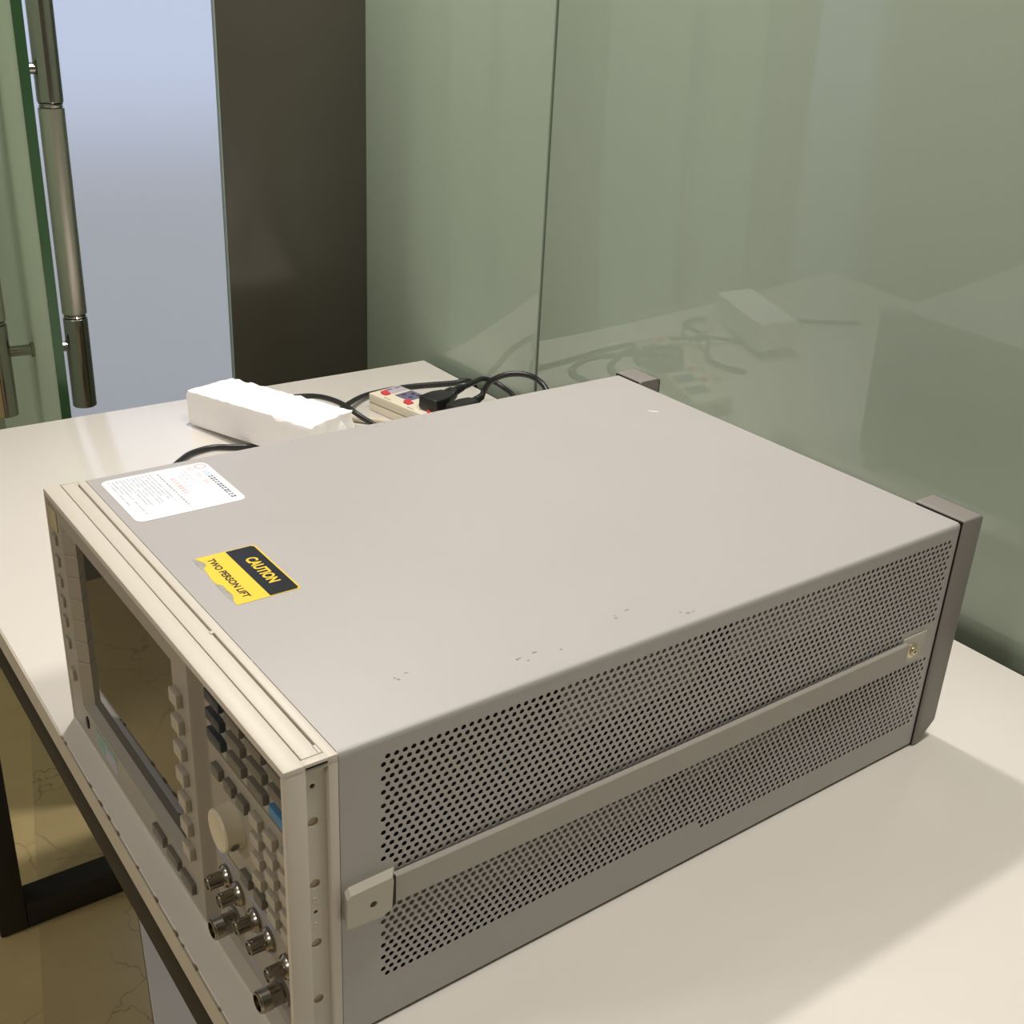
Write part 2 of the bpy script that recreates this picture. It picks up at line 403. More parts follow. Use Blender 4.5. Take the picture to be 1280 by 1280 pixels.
# case cover: top with rounded long edges, left side, floor and back plate
cv = bmesh.new()
r = 0.0035; zb = 0.0030
sec = [(0.0, zb), (0.0, H - r)]
sec += [(r - r * math.cos(a), H - r + r * math.sin(a)) for a in [PI / 2 * i / 5 for i in range(1, 6)]]
sec += [(W - r + r * math.sin(a), H - r + r * math.cos(a)) for a in [PI / 2 * i / 5 for i in range(0, 6)]]
va = [cv.verts.new((x, B + 0.00005, z)) for x, z in sec]; vb = [cv.verts.new((x, D, z)) for x, z in sec]
for i in range(len(sec) - 1): cv.faces.new((va[i], vb[i], vb[i + 1], va[i + 1]))
cover = obj('cover', cv, M_cover, parent=inst, recalc=False)
obj('rear_plate', nb(0.001, W - 0.001, D - 0.003, D - 0.0005, zb, H - 0.002), M_inner, parent=inst)
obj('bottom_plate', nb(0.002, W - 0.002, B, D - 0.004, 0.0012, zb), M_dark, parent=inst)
for fx in (0.05, W - 0.07):
    for fy in (0.07, 0.50): obj('foot', nb(fx, fx + 0.02, fy, fy + 0.03, 0.0, 0.0012), M_rubber, parent=inst)

# perforated right side: hexagonal cells round every hole
S, RP = 5.67e-3, 4.83e-3; HR = 1.82e-3; NV = 12
sp = bmesh.new(); vd = {}
def gv(y, z, x=W):
    k = (round(y * 1e6), round(z * 1e6), round(x * 1e6))
    if k not in vd: vd[k] = sp.verts.new((x, y, z))
    return vd[k]
hole_edges = set()
for row in range(37):
    z = 0.2038 - RP * row; odd = row % 2
    y0 = 0.0608 if odd else 0.0608 + S / 2
    for i in range(94 if odd else 93):
        y = y0 + S * i
        if row >= 35 and y < 0.331: continue
        if 16 <= row <= 22 and y > 0.548: continue
        if 16 <= row <= 22 and y < 0.0690: continue
        q, t = RP / 3, RP * 2 / 3
        hx = [(y + S / 2, z + q), (y, z + t), (y - S / 2, z + q), (y - S / 2, z - q), (y, z - t), (y + S / 2, z - q)]
        hv = [gv(a, b) for a, b in hx]
        cvs = [gv(y + HR * math.cos(PI / 6 + 2 * PI * k / NV), z + HR * math.sin(PI / 6 + 2 * PI * k / NV)) for k in range(NV)]
        wv = [gv(y + HR * math.cos(PI / 6 + 2 * PI * k / NV), z + HR * math.sin(PI / 6 + 2 * PI * k / NV), W - 0.0006) for k in range(NV)]
        for k in range(6):
            sp.faces.new((hv[k], hv[(k + 1) % 6], cvs[(2 * k + 2) % NV], cvs[(2 * k + 1) % NV], cvs[2 * k]))
        for k in range(NV):
            sp.faces.new((cvs[k], cvs[(k + 1) % NV], wv[(k + 1) % NV], wv[k]))
bed = [e for e in sp.edges if len(e.link_faces) == 1 and abs(e.verts[0].co.x - W) < 1e-6 and abs(e.verts[1].co.x - W) < 1e-6]
oc = [sp.verts.new((W, a, b)) for a, b in ((B + 0.00005, zb), (D, zb), (D, H - r), (B + 0.00005, H - r))]
bed += [sp.edges.new((oc[i], oc[(i + 1) % 4])) for i in range(4)]
bmesh.ops.triangle_fill(sp, use_beauty=True, use_dissolve=False, edges=bed, normal=(1, 0, 0))
obj('perforated_side', sp, M_cover, parent=inst, smooth=False)
# what shows behind the holes
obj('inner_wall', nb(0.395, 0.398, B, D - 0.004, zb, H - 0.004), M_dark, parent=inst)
for y0, y1, z0, z1, dx in ((0.20, 0.325, 0.155, 0.208, 0.4105), (0.355, 0.50, 0.160, 0.206, 0.4105), (0.06, 0.30, 0.052, 0.112, 0.4120), (0.33, 0.45, 0.06, 0.10, 0.4060)):
    obj('inner_plate', nb(dx - 0.002, dx, y0, y1, z0, z1, bev=0.0005), M_inner, parent=inst)

# front bezel frame
bz = bmesh.new()
box(bz, 0, W, 0.0, 0.0132, H - 0.0055, H, bev=0.0012)
box(bz, 0, W, 0.0132, 0.0262, H - 0.0055, H - 0.0032)
box(bz, 0, W, 0.0262, B, H - 0.0060, H, bev=0.0007)
box(bz, 0, 0.0012, 0.0125, 0.0270, H - 0.0055, H, bev=0.0004)
box(bz, W - 0.0056, W, 0.0125, 0.0270, H - 0.0055, H, bev=0.0007)
box(bz, 0, 0.0026, 0.0, B, 0.0, H - 0.004, bev=0.0008)
box(bz, W - 0.0045, W, 0.0, 0.0135, 0.0, H - 0.003, bev=0.0010)
box(bz, W - 0.0045, W, 0.0266, B, 0.0, H - 0.003, bev=0.0006)
box(bz, W - 0.0045, W, 0.0130, 0.0270, H - 0.0051, H - 0.0020)
box(bz, 0, W - 0.002, 0.0, B, 0.0, 0.0032, bev=0.0006)
bezel = obj('bezel', bz, M_bezel, parent=inst)
ts = bmesh.new()
box(ts, 0.0016, W - 0.0062, 0.0137, 0.0246, H - 0.0031, H - 0.0002, bev=0.0003)
box(ts, 0.0016, 0.0078, 0.0240, 0.0260, H - 0.0031, H - 0.0002); box(ts, 0.411, W - 0.0062, 0.0240, 0.0260, H - 0.0031, H - 0.0002)
obj('trim_strip', ts, M_bezel, parent=inst)
obj('clip', nb(0.2715, 0.2745, 0.0236, 0.0262, H - 0.003, H + 0.0004), M_bezel, parent=inst)
# side rail with rack holes
sr = bmesh.new()
rh = [(0.0185, 0.1997, 0.0016, 0.0016)] + [(0.0182, zz, 0.0033, 0.0033) for zz in (0.1754, 0.1312, 0.0865, 0.0419)] + [(0.0182, 0.1103, 0.0014, 0.0014)]
perforate(sr, [(0.0133, 0.002), (0.0268, 0.002), (0.0268, 0.2128), (0.0133, 0.2128)], rh, lambda a, b, d: (W - 0.0036 - d, a, b), 0.002, (1, 0, 0))
obj('side_rail', sr, M_bezel, parent=inst)
for i, (a, b, ra, rb) in enumerate(rh):
    obj('hole_lining', lathe(bmesh.new(), [(ra, -0.0002), (0, -0.0002)], (W - 0.0048 if ra > 0.002 else W - 0.0055, a, b), (1, 0, 0), 16), M_tan if ra > 0.002 else M_dark, parent=inst)
for zz in (0.1194, 0.1009):
    obj('dimple', lathe(bmesh.new(), [(0.0017, 0), (0.0015, 0.0004), (0.0006, 0.0001), (0, 0.0)], (W - 0.0036, 0.0178, zz), (1, 0, 0), 16), M_bezel, parent=inst)

# front panel: display surround (proud) and keypad field (set back)
YP, YK = 0.0010, 0.0085
fp = bmesh.new()
X0, X1, Z0, Z1 = 0.034, 0.262, 0.032, 0.200
x0, x1, z0, z1, YG = 0.0435, 0.2550, 0.0360, 0.1960, 0.0082
def quad(a, b, c, d): fp.faces.new([fp.verts.new(p) for p in (a, b, c, d)])
PX0, PX1, PZ0, PZ1 = 0.0020, 0.2885, 0.0025, H - 0.004
for xa, xb, za, zc in ((PX0, X0, PZ0, PZ1), (X1, PX1, PZ0, PZ1), (X0, X1, PZ0, Z0), (X0, X1, Z1, PZ1)):
    quad((xa, YP, za), (xb, YP, za), (xb, YP, zc), (xa, YP, zc))
quad((X0, YP, Z0), (x0, YG, z0), (x0, YG, z1), (X0, YP, Z1)); quad((X1, YP, Z0), (X1, YP, Z1), (x1, YG, z1), (x1, YG, z0))
quad((X0, YP, Z0), (X1, YP, Z0), (x1, YG, z0), (x0, YG, z0)); quad((X0, YP, Z1), (x0, YG, z1), (x1, YG, z1), (X1, YP, Z1))
bmesh.ops.remove_doubles(fp, verts=fp.verts, dist=1e-6)
obj('display_surround', fp, M_panel, parent=inst)
fp = bmesh.new()
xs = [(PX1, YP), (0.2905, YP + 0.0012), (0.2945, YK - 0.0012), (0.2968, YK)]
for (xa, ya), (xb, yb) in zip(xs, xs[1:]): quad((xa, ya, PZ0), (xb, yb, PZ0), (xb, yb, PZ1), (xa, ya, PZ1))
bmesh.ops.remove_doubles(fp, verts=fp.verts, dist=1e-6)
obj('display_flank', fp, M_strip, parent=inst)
obj('keypad_panel', nb(0.2968, W - 0.003, YK, YK + 0.004, PZ0, PZ1), M_panel, parent=inst)
obj('screen', nb(x0 - 0.003, x1 + 0.003, YG, YG + 0.003, z0 - 0.003, z1 + 0.003), M_screen, parent=inst)
# legend ribs on the left wall of the display recess
for k in range(7):
    zz = 0.1925 - 0.0197 * k
    rb = bmesh.new()
    prism(rb, [(X0 + 0.0003, YP, zz), (x0, YG - 0.0003, zz), (x0 + 0.0007, YG - 0.0003, zz), (X0 + 0.0010, YP, zz)], (0, 0, 0.0011))
    obj('legend_rib', rb, M_keyl, parent=inst)
def key(name, x1_, z_, w_, h_, m, yb, p, bev=0.0007):
    return obj(name, nb(x1_ - w_, x1_, yb - p, yb + 0.0005, z_ - h_ / 2, z_ + h_ / 2, bev=bev), m, parent=inst)
for k in range(7):
    key('soft_key', 0.2778, 0.1778 - 0.0206 * k, 0.0135, 0.0105, M_keyl, YP, 0.0042)
for zz in (0.1800, 0.1608, 0.1424, 0.1240, 0.1056, 0.0850):
    key('side_key', 0.0215, zz, 0.010, 0.0085, M_panel, YP, 0.0022)
key('side_key', 0.0250, 0.0565, 0.010, 0.0100, M_keyl, YP, 0.0030)
for xx, zz in ((0.2200, 0.0225), (0.2475, 0.0215), (0.2735, 0.0200)):
    key('wide_key', xx, zz, 0.0210, 0.0090, M_key, YP, 0.0036)
for ci, xx in enumerate((0.3278, 0.3572, 0.3863, 0.4150)):
    for ri, zz in enumerate((0.1995, 0.1855, 0.1712)):
        key('function_key', xx, zz, 0.0215, 0.0076, M_keyd if ci == 0 else (M_keyb if (ci == 3 and ri == 2) else M_key), YK, 0.0042)
for xx in (0.3200, 0.3391, 0.3574):
    key('entry_key', xx, 0.1445, 0.0125, 0.0080, M_key, YK, 0.0040)
for ri, zz in enumerate((0.1450, 0.1308, 0.1157, 0.1000, 0.0860)):
    for ci, xx in enumerate((0.3766, 0.3957, 0.4148)):
        key('number_key', xx, zz, 0.0125, 0.0085, M_key if (ri == 4 and ci == 0) else M_keyl, YK, 0.0042)
key('entry_key', 0.3565, 0.0857, 0.0125, 0.0085, M_key, YK, 0.0040)
# printed bars and grooves that part the key groups
for xa, xb, zz, hh in ((0.2985, 0.4190, 0.1580, 0.0012), (0.3600, 0.4190, 0.0755, 0.0010), (0.2990, 0.3500, 0.0790, 0.0008)):
    obj('divider_line', nb(xa, xb, YK - 0.0002, YK, zz, zz + hh), M_key, parent=inst)
for xa, xb, zz in ((0.300, 0.330, 0.0705), (0.348, 0.385, 0.0690), (0.352, 0.362, 0.0430), (0.366, 0.378, 0.0430), (0.345, 0.358, 0.0130)):
    obj('legend_print', nb(xa, xb, YK - 0.0002, YK, zz, zz + 0.0022), M_inkb, parent=inst)
# rotary knob
kb = lathe(bmesh.new(), [(0.0150, -0.0005), (0.0150, 0.0010), (0.0146, 0.0020), (0.0145, 0.0112), (0.0136, 0.0124), (0.0125, 0.0127), (0.0115, 0.0122), (0, 0.0122)], (0.3335, YK, 0.1160), (0, -1, 0), 40)
knob = obj('rotary_knob', kb, M_knob, parent=inst)
obj('finger_dimple', lathe(bmesh.new(), [(0.0030, 0), (0.0024, -0.0003), (0, -0.0008)], (0.3335 + 0.0143, YK - 0.007, 0.1105), (1, 0, -0.35), 16), M_key, parent=knob)
# connectors
def bnc(x, z):
    b2 = lathe(bmesh.new(), [(0.0082, 0), (0.0082, 0.0022), (0.0072, 0.0034), (0.0066, 0.0046), (0.0050, 0.0050), (0.0048, 0.0142), (0.0044, 0.0146), (0.0039, 0.0146), (0.0038, 0.0085), (0, 0.0085)], (x, YK, z), (0, -1, 0), 28)
    c = obj('coaxial_socket', b2, M_nickel, parent=inst)
    pn = bmesh.new()
    for sg in (1, -1): lathe(pn, [(0.0010, 0.0046), (0.0010, 0.0062), (0, 0.0062)], (x, YK - 0.0118, z), (0, 0, sg), 10)
    obj('bayonet_pin', pn, M_nickel, parent=c)
    obj('insulator', lathe(bmesh.new(), [(0.0030, 0.0080), (0.0030, 0.0125), (0.0008, 0.0125), (0.0008, 0.0100), (0, 0.0100)], (x, YK, z), (0, -1, 0), 20), M_white_in, parent=c)
for x in (0.3140, 0.3329, 0.3580, 0.3775, 0.4030): bnc(x, 0.0580 if x > 0.35 else 0.0598)
def ntype(x, z):
    pr = [(0.0100, 0), (0.0100, 0.0020), (0.0070, 0.0022), (0.0070, 0.0100)]
    t = 0.0100
    while t < 0.0158: pr += [(0.0074, t + 0.0003), (0.0070, t + 0.0007)]; t += 0.0008
    pr += [(0.0068, 0.0175), (0.0060, 0.0178), (0.0054, 0.0176), (0.0053, 0.0090), (0, 0.0090)]
    c = obj('threaded_socket', lathe(bmesh.new(), pr, (x, YK, z), (0, -1, 0), 28), M_nickel, parent=inst)
    obj('center_pin', lathe(bmesh.new(), [(0.0022, 0.0088), (0.0020, 0.0140), (0.0008, 0.0142), (0, 0.0130)], (x, YK, z), (0, -1, 0), 14), M_gold, parent=c)
ntype(0.3246, 0.0305); ntype(0.3935, 0.0290)
# badge, status lamp, little sticker
obj('badge', nb(0.0052, 0.0270, YP - 0.0008, YP, 0.1890, 0.2070, bev=0.0003), M_badge, parent=inst)
lv = bmesh.new(); lathe(lv, [(0.0036, 0), (0.0034, 0.0009), (0, 0.0011)], (0, 0, 0), (0, -1, 0), 18)
bmesh.ops.scale(lv, vec=(1, 1, 1.7), verts=lv.verts); bmesh.ops.translate(lv, vec=(0.0430, YP, 0.0205), verts=lv.verts)
obj('line_switch', lv, M_rail, parent=inst)
fs = obj('small_sticker', nb(0.0660, 0.1135, YP - 0.0002, YP, 0.0100, 0.0290), M_greytag, parent=inst)
obj('sticker_band', nb(0.0660, 0.1135, YP - 0.0004, YP - 0.0002, 0.0235, 0.0290), M_teal, parent=fs)
obj('sticker_band', nb(0.0690, 0.0850, YP - 0.0004, YP - 0.0002, 0.0120, 0.0215), M_teal, parent=fs)

# carrying strap on the right side
st = bmesh.new()
NS = 24; ring = []
for i in range(NS + 1):
    t = i / NS; y = 0.0625 + (0.5520 - 0.0625) * t
    xo = W + 0.0052 + 0.0012 * math.sin(PI * t)
    za, zc = 0.0990 + 0.0018 * t, 0.1196 + 0.0016 * t
    ring.append([st.verts.new(p) for p in ((xo - 0.0040, y, za), (xo - 0.0006, y, za), (xo, y, za + 0.0006), (xo, y, zc - 0.0006), (xo - 0.0006, y, zc), (xo - 0.0040, y, zc))])
for a, b in zip(ring, ring[1:]):
    for i in range(6): st.faces.new((a[i], b[i], b[(i + 1) % 6], a[(i + 1) % 6]))
st.faces.new(ring[0]); st.faces.new(ring[-1][::-1])
strap = obj('carry_strap', st, M_strap, parent=inst)
bk = bmesh.new()
# near end cap: outline along the side, extruded outward, with a screw hole on its face
ol = [(0.0322, 0.0982), (0.0345, 0.0972), (0.0560, 0.0955), (0.0622, 0.0985), (0.0632, 0.1170), (0.0622, 0.1222), (0.0350, 0.1216), (0.0326, 0.1196)]
XO = W + 0.0074
perforate(bk, ol, [(0.0500, 0.1080, 0.0024, 0.0024)], lambda a, b, d: (XO - d, a, b), 0.005, (1, 0, 0))
n = len(ol)
for i in range(n):
    (a, b), (c, d) = ol[i], ol[(i + 1) % n]
    poly(bk, [(XO, a, b), (XO, c, d), (W, c + (0.0055 if c > 0.06 else 0.0022), d), (W, a + (0.0055 if a > 0.06 else 0.0022), b)])
bmesh.ops.remove_doubles(bk, verts=bk.verts, dist=1e-6)
brk = obj('strap_end_cap', bk, M_bracket, parent=inst)
obj('screw_recess', lathe(bmesh.new(), [(0.0024, 0), (0, 0)], (XO - 0.004, 0.0500, 0.1080), (1, 0, 0), 16), M_dark, parent=brk)
obj('slot', nb(W + 0.0030, W + 0.0056, 0.0634, 0.0660, 0.0985, 0.1202), M_dark, parent=brk)
ra = obj('strap_anchor', nb(W, W + 0.0018, 0.5490, 0.5800, 0.0985, 0.1245, bev=0.0008), M_bracket, parent=inst)
obj('washer', lathe(bmesh.new(), [(0.0070, 0), (0.0070, 0.0010), (0.0048, 0.0016), (0.0040, 0.0016)], (W + 0.0018, 0.5620, 0.1110), (1, 0, 0), 24), M_gold, parent=ra)
obj('screw', lathe(bmesh.new(), [(0.0042, 0.001), (0.0042, 0.0026), (0.0032, 0.0036), (0.0014, 0.0038), (0.0012, 0.0024), (0, 0.0024)], (W + 0.0018, 0.5620, 0.1110), (1, 0, 0), 20), M_gold, parent=ra)
obj('screw_socket', lathe(bmesh.new(), [(0.0013, 0), (0, 0)], (W + 0.0018 + 0.0030, 0.5620, 0.1110), (1, 0, 0), 10), M_dark, parent=ra)

# rear corner bumpers
def bumper(side):
    bm = bmesh.new()
    ya, yb = D + 0.0012, D + 0.0285
    prof = [(ya, 0.0008), (ya + 0.0075, 0.0008), (yb, 0.0190), (yb, H + 0.0005), (yb - 0.0022, H + 0.0026), (ya, H + 0.0026)]
    xo = W + 0.0024 if side > 0 else -0.0024
    xi = xo - 0.047 if side > 0 else xo + 0.040
    prism(bm, [(xo, a, b) for a, b in prof], (xi - xo, 0, 0))
    bmesh.ops.recalc_face_normals(bm, faces=bm.faces)
    ed = [e for e in bm.edges if abs(e.verts[0].co.x - xo) < 1e-6 or abs(e.verts[1].co.x - xo) < 1e-6]
    bmesh.ops.bevel(bm, geom=ed, offset=0.0022, segments=3, affect='EDGES', profile=0.5)
    b_ = obj('rear_bumper', bm, M_bumper, parent=inst)
    xs_ = (W - 0.0435, W + 0.0010) if side > 0 else (-0.0010, 0.034)
    obj('gasket', nb(xs_[0], xs_[1], D + 0.0001, D + 0.0012, 0.0015, H + 0.0012), M_rail, parent=b_)
bumper(1); bumper(-1)

# white service sticker on the top
zt = H + 0.0001
ws = bmesh.new(); prism(ws, [(a, b, zt) for a, b in rrect(0.0120, 0.0985, 0.0405, 0.1285, 0.0065)], (0, 0, 0.00015))
sticker = obj('service_sticker', ws, M_paper, parent=inst)
zi = zt + 0.00018
def bars(m, name, rows, seed):
    rnd = random.Random(seed); bm = bmesh.new()
    for x_a, x_b, y_, h_, cw in rows:
        x_ = x_a
        while x_ < x_b:
            l_ = cw * rnd.uniform(0.55, 1.0)
            if rnd.random() > 0.10:
                nseg = 2 if h_ > 0.0022 else 1
                for s_ in range(nseg):
                    ya_ = y_ + h_ * s_ / nseg
                    poly(bm, [(x_, ya_, zi), (min(x_ + l_, x_b), ya_, zi), (min(x_ + l_, x_b), ya_ + h_ / nseg * 0.72, zi), (x_, ya_ + h_ / nseg * 0.72, zi)])
            x_ += cw * 1.25
    return obj(name, bm, m, parent=sticker, smooth=False)
bars(M_inkb, 'fine_print', [(0.0165, 0.0165 + L_, 0.0455 + 0.00305 * i, 0.0014, 0.0017) for i, L_ in enumerate((0.050, 0.030, 0.072, 0.028, 0.055, 0.058, 0.040, 0.060, 0.055, 0.044, 0.052, 0.058))], 3)
bars(M_inkn, 'print_line', [(0.0190, 0.0900, 0.0850, 0.0011, 0.0040)], 5)
bars(M_inkr, 'red_characters', [(0.0330, 0.0650, 0.0905, 0.0042, 0.0040), (0.0330, 0.0400, 0.1125, 0.0040, 0.0032), (0.0480, 0.0560, 0.1125, 0.0040, 0.0032), (0.0180, 0.0240, 0.1105, 0.0046, 0.0030)], 8)
bars(M_inkb, 'fine_print', [(0.0300, 0.0560, 0.0985, 0.0010, 0.0014), (0.0240, 0.0420, 0.1022, 0.0010, 0.0014), (0.0240, 0.0500, 0.1058, 0.0010, 0.0014)], 11)
bars(M_inkl, 'heading_characters', [(0.0300, 0.0420, 0.1190, 0.0048, 0.0036)], 12)
bars(M_inkn, 'heading_characters', [(0.0420, 0.0900, 0.1190, 0.0048, 0.0036)], 13)
em = bmesh.new(); lathe(em, [(0.0050, 0), (0.0036, 0.00001)], (0.0200, 0.1215, zi), (0, 0, 1), 20); obj('round_emblem', em, M_inkr, parent=sticker, smooth=False)

# caution sticker with torn lower edge
def flat(name, pts, m, z, parent, th=0.00012):
    bm = bmesh.new(); prism(bm, [(a, b, z) for a, b in pts], (0, 0, th)); return obj(name, bm, m, parent=parent, smooth=False)
co = [(0.1742, 0.0540), (0.1785, 0.0555), (0.1830, 0.0575), (0.1880, 0.0570), (0.1900, 0.0540), (0.2100, 0.0520), (0.2160, 0.0525), (0.2200, 0.0552), (0.2270, 0.0550), (0.2340, 0.0558), (0.2390, 0.0548), (0.2430, 0.0528), (0.2495, 0.0526), (0.2498, 0.0975), (0.2480, 0.0990), (0.1765, 0.0990), (0.1742, 0.0970)]
caution = flat('caution_sticker', co, M_yel, zt, inst)
flat('black_band', [(0.1750, 0.0765), (0.2490, 0.0765), (0.2490, 0.0960), (0.2475, 0.0978), (0.1770, 0.0978), (0.1750, 0.0960)], M_blk, zt + 0.00014, caution, 0.00003)
flat('torn_foil', [(0.1744, 0.0520), (0.1900, 0.0518), (0.1900, 0.0538), (0.1880, 0.0568), (0.1830, 0.0573), (0.1785, 0.0553), (0.1744, 0.0538)], M_foil, zt, caution, 0.00006)
flat('torn_foil', [(0.2162, 0.0516), (0.2430, 0.0516), (0.2430, 0.0526), (0.2390, 0.0546), (0.2340, 0.0556), (0.2270, 0.0548), (0.2200, 0.0550)], M_foil, zt, caution, 0.00006)
for s_, x_, y_, w_, h_, m_, bd in (('CAUTION', 0.1918, 0.0832, 0.0412, 0.0090, M_yel, 0.034), ('TWO PERSON LIFT', 0.1800, 0.0602, 0.0630, 0.0056, M_blk, 0.030)):
    me = text_mesh(s_, w_, h_, 1.0, bd); obj('lettering', me, m_, parent=caution, loc=(x_, y_, zt + 0.00020))
# a white chip and some scuffs on the lid
for pts in ([(0.1010, 0.5480), (0.1090, 0.5545), (0.1100, 0.5560), (0.1070, 0.5555), (0.1020, 0.5510)],):
    flat('paint_chip', pts, M_white_mark, zt, inst, 0.00008)
rs = random.Random(4)
for cx_, cy_, l_, n_ in ((0.4020, 0.1870, 0.022, 5), (0.3900, 0.2650, 0.012, 3), (0.4100, 0.3000, 0.010, 3), (0.3800, 0.1000, 0.012, 3), (0.0060, 0.3350, 0.05, 5)):
    bm = bmesh.new()
    for i in range(n_):
        a = cx_ + rs.uniform(-0.004, 0.004); b = cy_ + rs.uniform(-l_, l_); s_ = rs.uniform(0.0006, 0.0016); q_ = rs.uniform(0.001, 0.005)
        prism(bm, [(a, b, zt), (a + s_, b + q_ * 0.2, zt), (a + s_ * 0.8, b + q_, zt), (a - s_ * 0.3, b + q_ * 0.7, zt)], (0, 0, 0.00004))
    obj('scuff', bm, M_scuff, parent=inst, smooth=False)['kind'] = 'stuff'

# ------------------------------------------------------------------ foam block
def foam_block():
    rnd = random.Random(21); L_, Wd, Hh = 0.262, 0.082, 0.049
    nx, ny, nz = 40, 14, 8; bm = bmesh.new(); vv = {}
    def nz1(a, b, c, f): 
        from mathutils import noise
        return noise.noise(Vector((a * f, b * f, c * f)))
    def vert(i, j, k):
        if (i, j, k) in vv: return vv[(i, j, k)]
        x, y, z = L_ * i / nx, Wd * j / ny, Hh * k / nz
        # torn far end and far rim, rough top
        if i >= nx - 3:
            x += 0.007 * nz1(0.3, y, z, 60) * (i - nx + 4) / 4 - (0.010 * (j / ny) if i == nx else 0.006 * j / ny)
        if k == nz:
            z += 0.0016 * nz1(x, y, 1.7, 90)
            if j == ny: y += 0.003 * nz1(x, 0.0, 5.0, 80); z += 0.0025 * nz1(x, 3.0, 5.0, 70)
            if j == 0 and i > nx * 0.72: z -= 0.004 * abs(nz1(x, 7.0, 2.0, 70)) + 0.002
        # softened edges
        rr = 0.006
        if i == 0: 
            if k in (0, nz): x += 0.003
            if j in (0, ny): x += 0.004
        if j == 0 and k in (0, nz): y += 0.0012
        vv[(i, j, k)] = bm.verts.new((x, y, z)); return vv[(i, j, k)]
    for i in range(nx):
        for j in range(ny):
            for k in (0, nz): bm.faces.new((vert(i, j, k), vert(i + 1, j, k), vert(i + 1, j + 1, k), vert(i, j + 1, k)))
        for k in range(nz):
            for j in (0, ny): bm.faces.new((vert(i, j, k), vert(i + 1, j, k), vert(i + 1, j, k + 1), vert(i, j, k + 1)))
    for j in range(ny):
        for k in range(nz):
            for i in (0, nx): bm.faces.new((vert(i, j, k), vert(i, j + 1, k), vert(i, j + 1, k + 1), vert(i, j, k + 1)))
    o = obj('foam_block', bm, M_foam)
    o.location = (-0.6190, 0.3515, ZT + 0.0004); o.rotation_euler = (0, -math.radians(3.6), math.radians(15.3))
    return tag(o, 'white polystyrene foam block with one torn end, lying on the desk', 'foam block')
foam_block()

# ------------------------------------------------------------------ power strip
PA = math.radians(9.5)
ps = tag(empty('power_strip', (-0.548, 0.604, ZT), (0, 0, PA)), 'cream power strip with violet sockets and red switches, behind the instrument', 'power strip')
PL, PW, PH = 0.30, 0.0585, 0.0265
obj('base_shell', nb(0, PL, 0, PW, 0.0003, 0.0125, bev=0.0015), M_pstrip, parent=ps)
obj('top_shell', nb(0, PL, 0, PW, 0.0130, PH, bev=0.0018), M_pstrip, parent=ps)
obj('joint', nb(0.0008, PL - 0.0008, 0.0008, PW - 0.0008, 0.0120, 0.0135), M_seal, parent=ps)
rp = obj('rating_plate', nb(0.0035, 0.0250, 0.0260, 0.0560, PH, PH + 0.0004), M_greytag, parent=ps)
for yy in (0.0275, 0.0430): obj('plate_print', nb(0.0065, 0.0105, yy, yy + 0.0100, PH + 0.0004, PH + 0.0005), M_purple, parent=rp)
for k in range(5):
    lx = 0.0200 + 0.0510 * k
    rk = bmesh.new(); prism(rk, [(lx - 0.0052, 0.0110, PH), (lx + 0.0052, 0.0110, PH), (lx + 0.0052, 0.0110, PH + 0.0016), (lx, 0.0110, PH + 0.0024), (lx - 0.0052, 0.0110, PH + 0.0042)], (0, 0.0105, 0))
    obj('rocker_switch', rk, M_red, parent=ps)
    so = obj('socket', nb(lx + 0.0130, lx + 0.0440, 0.0230, 0.0550, PH, PH + 0.0012, bev=0.0005), M_purple, parent=ps)
    sl = bmesh.new()
    for ax_, ay_, aw, ah in ((0.0200, 0.0300, 0.0035, 0.0075), (0.0350, 0.0300, 0.0035, 0.0075), (0.0265, 0.0440, 0.0060, 0.0045), (0.0370, 0.0450, 0.0040, 0.0050)):
        box(sl, lx + ax_ - aw / 2, lx + ax_ + aw / 2, ay_, ay_ + ah, PH + 0.0012, PH + 0.0014)
    obj('socket_slots', sl, M_dark, parent=so)
    obj('print_mark', nb(lx + 0.010, lx + 0.024, 0.0040, 0.0054, PH, PH + 0.0002), M_key, parent=ps)

# ------------------------------------------------------------------ plugs and cables
def Z(pts): return [(a, b, c + ZT) for a, b, c in pts]
CR = 0.0040
def cable(name, pts, m, r_, label, group=None):
    return tag(obj(name, tube(bmesh.new(), Z(pts), r_, 12, 8), m), label, 'cable', group)
def ribs(p0, p1, n_, r0, r1, parent):
    p0, p1 = Vector(p0), Vector(p1); d = (p1 - p0); prof = []
    for i in range(n_):
        t0, t1 = i / n_, (i + 0.55) / n_; rr = r0 + (r1 - r0) * t0
        prof += [(rr, d.length * t0), (rr, d.length * t1), (rr * 0.82, d.length * t1), (rr * 0.82, d.length * (i + 1) / n_)]
    prof = [(0, 0)] + prof + [(0, d.length)]
    return obj('strain_relief', lathe(bmesh.new(), prof, p0, d, 14), M_rubber, parent=parent)
